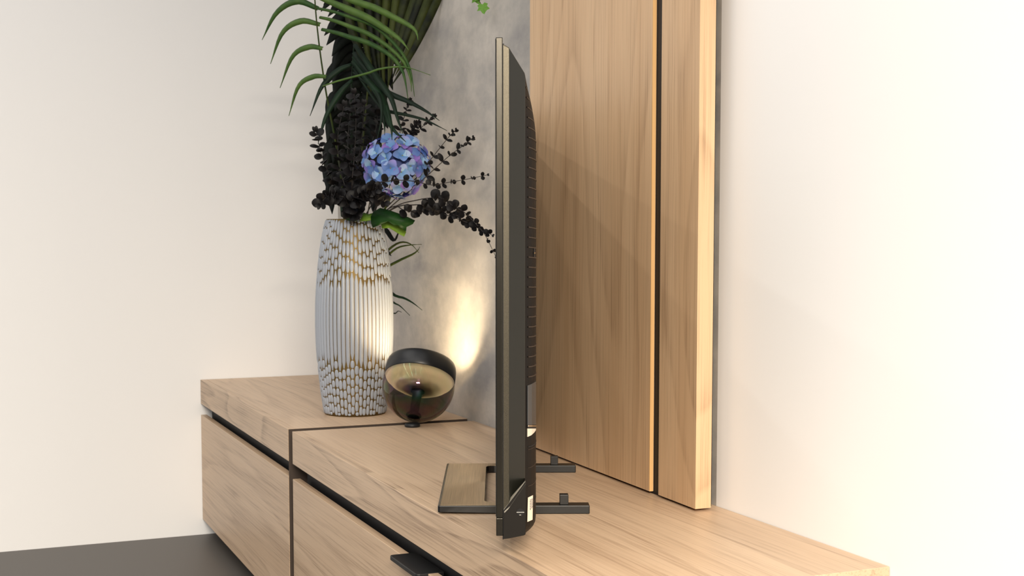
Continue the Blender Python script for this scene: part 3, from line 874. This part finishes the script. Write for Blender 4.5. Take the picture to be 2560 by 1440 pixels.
broad('broad_leaf', [c4(*p) for p in ((-160, 260), (20, 240), (100, 290), (200, 350), (210, 470), (140, 530), (0, 520), (-140, 440))], 3.30, GREEN_DARK,
      'small dark leaf with curled edge over the front lip of the vase', 'leaf', 0.01)
broad('broad_leaf', [c4(*p) for p in ((200, 420), (270, 370), (350, 400), (430, 380), (490, 450), (440, 500), (330, 520), (230, 530))], 3.30, GREEN_LIME,
      'small yellow green leaf at the mouth of the vase', 'leaf', 0.008)

# dark eucalyptus sprigs
def leaf_mesh(name, w, l, m):
    v, f = [], []
    n = 6
    for i in range(n + 1):
        t = i / n
        ww = w * math.sin(math.pi * min(1, t * 0.94 + 0.03)) ** 0.6
        z = 0.18 * l * math.sin(math.pi * t * 0.8) - 0.12 * l * t
        v += [(-ww, l * t, z - 0.25 * ww), (0, l * t, z), (ww, l * t, z - 0.25 * ww)]
    for i in range(n):
        for k in range(2): f.append((i * 3 + k, i * 3 + k + 1, i * 3 + k + 4, i * 3 + k + 3))
    me = bpy.data.meshes.new(name); me.from_pydata(v, [], f); me.materials.append(m)
    for p in me.polygons: p.use_smooth = True
    me.update(); return me
LEAF_ROUND = leaf_mesh('round_leaf', 0.0105, 0.021, EUC)
LEAF_SLIM = leaf_mesh('slim_leaf', 0.0056, 0.018, EUC)
er = random.Random(12)
def sprig(label, pts, leaf, n, size0, size1, skip=0.15, tip=True, group='dark eucalyptus sprigs in the vase'):
    e = plant_root('eucalyptus_sprig', label, 'eucalyptus sprig', group)
    path = curve([MOUTH + Vector((er.uniform(-0.02, 0.03), er.uniform(-0.02, 0.02), -0.02))] + [at(*p) for p in pts], 40)
    v, f = tube(path, [0.0016 - 0.0009 * i / 40 for i in range(41)], 5)
    o = obj('stem', v, f, EUC_STEM, None, smooth=True); set_parent(o, e)
    for k in range(n):
        t = skip + (1 - skip) * (k + 0.5) / n
        i = min(int(t * 40), 39)
        p = path[i].lerp(path[i + 1], t * 40 - i)
        tan = (path[i + 1] - path[i]).normalized()
        s = size0 + (size1 - size0) * ((t - skip) / (1 - skip))
        base = tan.cross(Vector((0, -1, 0.2))).normalized()
        other = base.cross(tan).normalized()
        rot = k * math.pi / 2 + er.uniform(-0.4, 0.4)
        for sg in (1, -1):
            d = (base * math.cos(rot) + other * math.sin(rot)) * sg
            y = (d + tan * er.uniform(0.25, 0.6)).normalized()
            z = (tan * 0.8 + Vector((er.uniform(-0.5, 0.5), -0.7, er.uniform(-0.2, 0.5)))).normalized()
            x = y.cross(z).normalized(); z = x.cross(y)
            ss = s * er.uniform(0.8, 1.15)
            M = Matrix(((x.x * ss, y.x * ss, z.x * ss, p.x - e.location.x), (x.y * ss, y.y * ss, z.y * ss, p.y - e.location.y), (x.z * ss, y.z * ss, z.z * ss, p.z - e.location.z), (0, 0, 0, 1)))
            share('leaf', leaf, e, mat3=M)
    if tip:
        p = path[-1]; tan = (path[-1] - path[-3]).normalized()
        x = tan.cross(Vector((0, -1, 0))).normalized(); z = x.cross(tan)
        for sg in (-0.35, 0.3):
            y = (tan + x * sg).normalized(); xx = y.cross(z).normalized(); ss = size1 * 0.9
            share('leaf', LEAF_SLIM, e, mat3=Matrix(((xx.x * ss, y.x * ss, z.x * ss, p.x - e.location.x), (xx.y * ss, y.y * ss, z.y * ss, p.y - e.location.y), (xx.z * ss, y.z * ss, z.z * ss, p.z - e.location.z), (0, 0, 0, 1))))
    return e
def c2(x, y): return (870 + x * 0.25, 300 + y * 0.25)
def P2(pts, Ya, Yb): return path_c([c2(*p) for p in pts], Ya, Yb)
sprig('dark slim leaved sprig rising steeply right of the hydrangea, upper of the pair', P2([(500, 760), (700, 560), (800, 430), (1000, 180), (1075, 105)], 3.33, 3.22), LEAF_SLIM, 8, 1.15, 0.6, 0.5)
sprig('dark slim leaved sprig rising right of the hydrangea with its tip nearest the television', P2([(520, 790), (680, 660), (800, 550), (1000, 370), (1160, 250), (1245, 180)], 3.33, 3.17), LEAF_SLIM, 8, 1.35, 0.6, 0.45)
sprig('dark round leaved sprig running level across the hydrangea towards the television', P2([(250, 700), (420, 610), (640, 610), (840, 650), (1000, 625), (1200, 590), (1390, 550)], 3.24, 3.06), LEAF_ROUND, 11, 0.95, 0.4, 0.2)
sprig('longest dark brown sprig arching down to the edge of the television', P2([(450, 880), (700, 800), (850, 780), (960, 790), (1050, 860), (1160, 920), (1280, 1040), (1370, 1150), (1475, 1360)], 3.30, 2.98), LEAF_ROUND, 13, 1.15, 0.42, 0.3)
sprig('lower dark brown sprig with large round leaves above the wall glow', P2([(450, 890), (650, 850), (780, 860), (900, 920), (1100, 990), (1230, 1040), (1300, 1080), (1440, 1150)], 3.32, 3.03), LEAF_ROUND, 11, 1.05, 0.5, 0.3)
sprig('short dark sprig with round leaves just under the hydrangea', P2([(420, 880), (560, 900), (700, 920), (800, 900), (980, 920), (1100, 960)], 3.33, 3.14), LEAF_ROUND, 9, 1.0, 0.7, 0.3)
def P1(pts, Ya, Yb): return path_c([c1(*p) for p in pts], Ya, Yb)
sprig('dark sprig with pointed leaves behind the hydrangea ending at the strap leaflet tips', P1([(420, 1700), (560, 1500), (620, 1400), (760, 1250), (860, 1165)], 3.42, 3.34), LEAF_SLIM, 9, 1.2, 0.6, 0.5)
sprig('thin pale grey sprig standing upright above the hydrangea', P1([(430, 1700), (500, 1430), (530, 1280), (590, 1080), (622, 1000)], 3.44, 3.38), LEAF_SLIM, 9, 1.1, 0.5, 0.55)
sprig('small dark sprig just above the top of the hydrangea', P1([(440, 1700), (560, 1480), (600, 1380), (650, 1290), (705, 1225)], 3.40, 3.33), LEAF_SLIM, 9, 1.2, 0.6, 0.6)
MASS = [([(880, 480), (885, 400), (890, 310), (885, 235)], 3.24, 3.18, 'glossy near black sprig standing upright at the left of the hydrangea'),
        ([(880, 490), (893, 420), (905, 340), (910, 262)], 3.40, 3.36, 'glossy near black sprig against the left flank of the hydrangea'),
        ([(870, 490), (850, 420), (845, 340), (860, 265)], 3.26, 3.22, 'near black sprig bending inward at the left of the bouquet'),
        ([(865, 500), (830, 450), (805, 390), (790, 330)], 3.30, 3.26, 'near black sprig leaning out to the far left of the bouquet'),
        ([(885, 505), (905, 490), (925, 478), (945, 470)], 3.22, 3.18, 'near black sprig with large leaves at the lower left of the hydrangea'),
        ([(880, 505), (905, 495), (935, 490), (962, 505)], 3.22, 3.18, 'near black sprig lying low over the mouth of the vase'),
        ([(868, 505), (845, 490), (820, 490), (800, 510)], 3.24, 3.2, 'near black sprig drooping over the left lip of the vase'),
        ([(882, 470), (870, 390), (872, 320), (878, 262)], 3.38, 3.42, 'near black sprig deep in the shade behind the others'),
        ([(890, 470), (915, 400), (940, 320), (945, 275)], 3.42, 3.46, 'near black sprig deep in the shade behind the hydrangea')]
for pts, Ya, Yb, lab in MASS:
    sprig(lab, path_c(pts, Ya, Yb), LEAF_ROUND, 15, 1.25, 0.95, 0.12)

# blue hydrangea
hc = at(990, 414, 3.30)
hy = empty('hydrangea', hc)
tag(hy, 'round blue and violet hydrangea head in the vase', 'flower')
def petal_mat():
    m, nt, b = mat('hydrangea_petal'); L = nt.links.new
    oi = N(nt, 'ShaderNodeObjectInfo'); tc = N(nt, 'ShaderNodeTexCoord')
    r = ramp(nt, [(0.0, srgb(74, 102, 166)), (0.3, srgb(92, 138, 190)), (0.55, srgb(154, 190, 214)), (0.75, srgb(74, 98, 172)), (0.92, srgb(104, 88, 164))])
    L(oi.outputs['Random'], r.inputs['Fac'])
    sx = N(nt, 'ShaderNodeSeparateXYZ'); L(tc.outputs['Object'], sx.inputs[0])
    mr = N(nt, 'ShaderNodeMapRange'); mr.inputs[1].default_value = 0.008; mr.inputs[2].default_value = 0.0185; mr.inputs[3].default_value = 0; mr.inputs[4].default_value = 0.55
    L(sx.outputs[1], mr.inputs[0])
    n = N(nt, 'ShaderNodeMath', operation='MULTIPLY'); L(mr.outputs[0], n.inputs[0]); L(oi.outputs['Random'], n.inputs[1])
    mx = N(nt, 'ShaderNodeMix', data_type='RGBA'); mx.inputs[7].default_value = srgb(164, 124, 206)
    L(n.outputs[0], mx.inputs[0]); L(r.outputs[0], mx.inputs[6]); L(mx.outputs[2], b.inputs['Base Color'])
    b.inputs['Roughness'].default_value = 0.6
    return m
PETAL = petal_mat()
def petal_mesh():
    v, f = [], []
    n, l, w = 6, 0.0225, 0.0122
    for i in range(n + 1):
        t = i / n
        ww = w * max(0.12, math.sin(math.pi * (0.06 + 0.86 * t ** 0.85)) ** 0.7)
        z = 0.0035 * math.sin(math.pi * t) + 0.001
        v += [(-ww, l * t, z + 0.0016), (-ww * 0.5, l * t + 0.0007 * t, z + 0.0003), (0, l * t + 0.001 * t, z), (ww * 0.5, l * t + 0.0007 * t, z + 0.0003), (ww, l * t, z + 0.0016)]
    for i in range(n):
        for k in range(4): f.append((i * 5 + k, i * 5 + k + 1, i * 5 + k + 6, i * 5 + k + 5))
    me = bpy.data.meshes.new('petal'); me.from_pydata(v, [], f); me.materials.append(PETAL)
    for p in me.polygons: p.use_smooth = True
    me.update(); return me
PM = petal_mesh()
ev, ef = lathe([(0.0003, -0.014), (0.0008, -0.012), (0.0010, -0.001), (0.0022, 0.0008), (0.0020, 0.0026), (0.0003, 0.0036)], 8)
EYE = bpy.data.meshes.new('floret'); EYE.from_pydata(ev, [], ef); EYE.materials.append(plain('floret_eye', srgb(120, 130, 70), 0.6)); EYE.update()
hr = random.Random(21)
NF = 66
for k in range(NF):
    zc = 1 - 2 * (k + 0.5) / NF
    phi = k * 2.399963
    rr = math.sqrt(1 - zc * zc)
    n = Vector((rr * math.cos(phi), rr * math.sin(phi), zc))
    if n.y > 0.45: continue
    n = (n + Vector((hr.uniform(-0.12, 0.12), 0, hr.uniform(-0.12, 0.12)))).normalized()
    rad = 0.068 * hr.uniform(0.9, 1.06)
    c = Vector((n.x * rad * 1.04, n.y * rad * 0.9, n.z * rad * 1.0))
    nz_ = (n + Vector((hr.uniform(-0.3, 0.3), hr.uniform(-0.3, 0.1), hr.uniform(-0.2, 0.35)))).normalized()
    M = Matrix.Translation(c) @ nz_.to_track_quat('Z', 'Y').to_matrix().to_4x4()
    flo = share('floret', EYE, hy, mat3=M)
    ph = hr.uniform(0, 6.28)
    for j in range(4):
        s = hr.uniform(0.92, 1.1)
        share('petal', PM, flo, mat3=Matrix.Rotation(ph + j * math.pi / 2, 4, 'Z') @ Matrix.Rotation(R(hr.uniform(8, 26)), 4, 'X') @ Matrix.Scale(s, 4))
core_v, core_f = lathe([(0.001, -0.052), (0.03, -0.045), (0.048, -0.02), (0.052, 0.0), (0.046, 0.024), (0.028, 0.044), (0.001, 0.05)], 24)
obj('flower_core', core_v, core_f, plain('inner_petal_blue', srgb(70, 84, 140), 0.7), hy, smooth=True)
sp = curve([MOUTH + Vector((0.02, 0.0, -0.02)) - hc, Vector((-0.03, 0.0, -0.11)), Vector((0, 0, -0.04))], 10)
sv, sf = tube(sp, 0.0028, 6)
obj('stem', sv, sf, GREEN_GRASS, hy, smooth=True)

# ivy hanging at the top
iv = empty('ivy_vine', at(1185, -300, 3.12))
tag(iv, 'bright green ivy tip hanging in from above against the concrete wall', 'ivy')
wall_pt = at(1180, -330, 3.215)
v, f = tube(curve([wall_pt, at(1172, -180, 3.17), at(1168, -60, 3.12), at(1190, -14, 3.10), at(1203, 12, 3.10)], 18), 0.0011, 5)
o = obj('stem', v, f, plain('ivy_stem', srgb(86, 70, 44), 0.6), None, smooth=True); o.parent = iv; o.location = -iv.location
def ivy_leaf(u, v, s, rot, tiltx):
    pts = [(0, 0.05), (0.22, -0.10), (0.50, 0.05), (0.42, 0.30), (0.62, 0.55), (0.30, 0.60), (0.16, 0.86), (0.0, 1.05), (-0.16, 0.80), (-0.34, 0.66), (-0.62, 0.52), (-0.40, 0.28), (-0.52, 0.02), (-0.22, -0.10)]
    n = len(pts)
    vv = [(x, y, -0.18 * abs(x) + (0.1 if i % 2 else 0.0)) for i, (x, y) in enumerate(pts)] + [(0, 0.4, 0.06)]
    ff = [(i, (i + 1) % n, n) for i in range(n)]
    o = obj('leaf', vv, ff, IVY_GREEN, iv, solid=0.02)
    sc_ = s / FPX * 3.1
    M = Matrix.Translation(at(u, v, 3.095) - iv.location) @ Matrix.Rotation(rot, 4, 'Y') @ Matrix.Rotation(R(90) + tiltx, 4, 'X') @ Matrix.Scale(sc_, 4)
    o.matrix_basis = M
ivy_leaf(1206, 10, 26, R(170), 0.15)
ivy_leaf(1186, -12, 24, R(150), -0.2)
ivy_leaf(1196, -14, 20, R(200), 0.3)
ivy_leaf(1172, -70, 28, R(140), 0.1)
ivy_leaf(1166, -110, 26, R(220), -0.1)
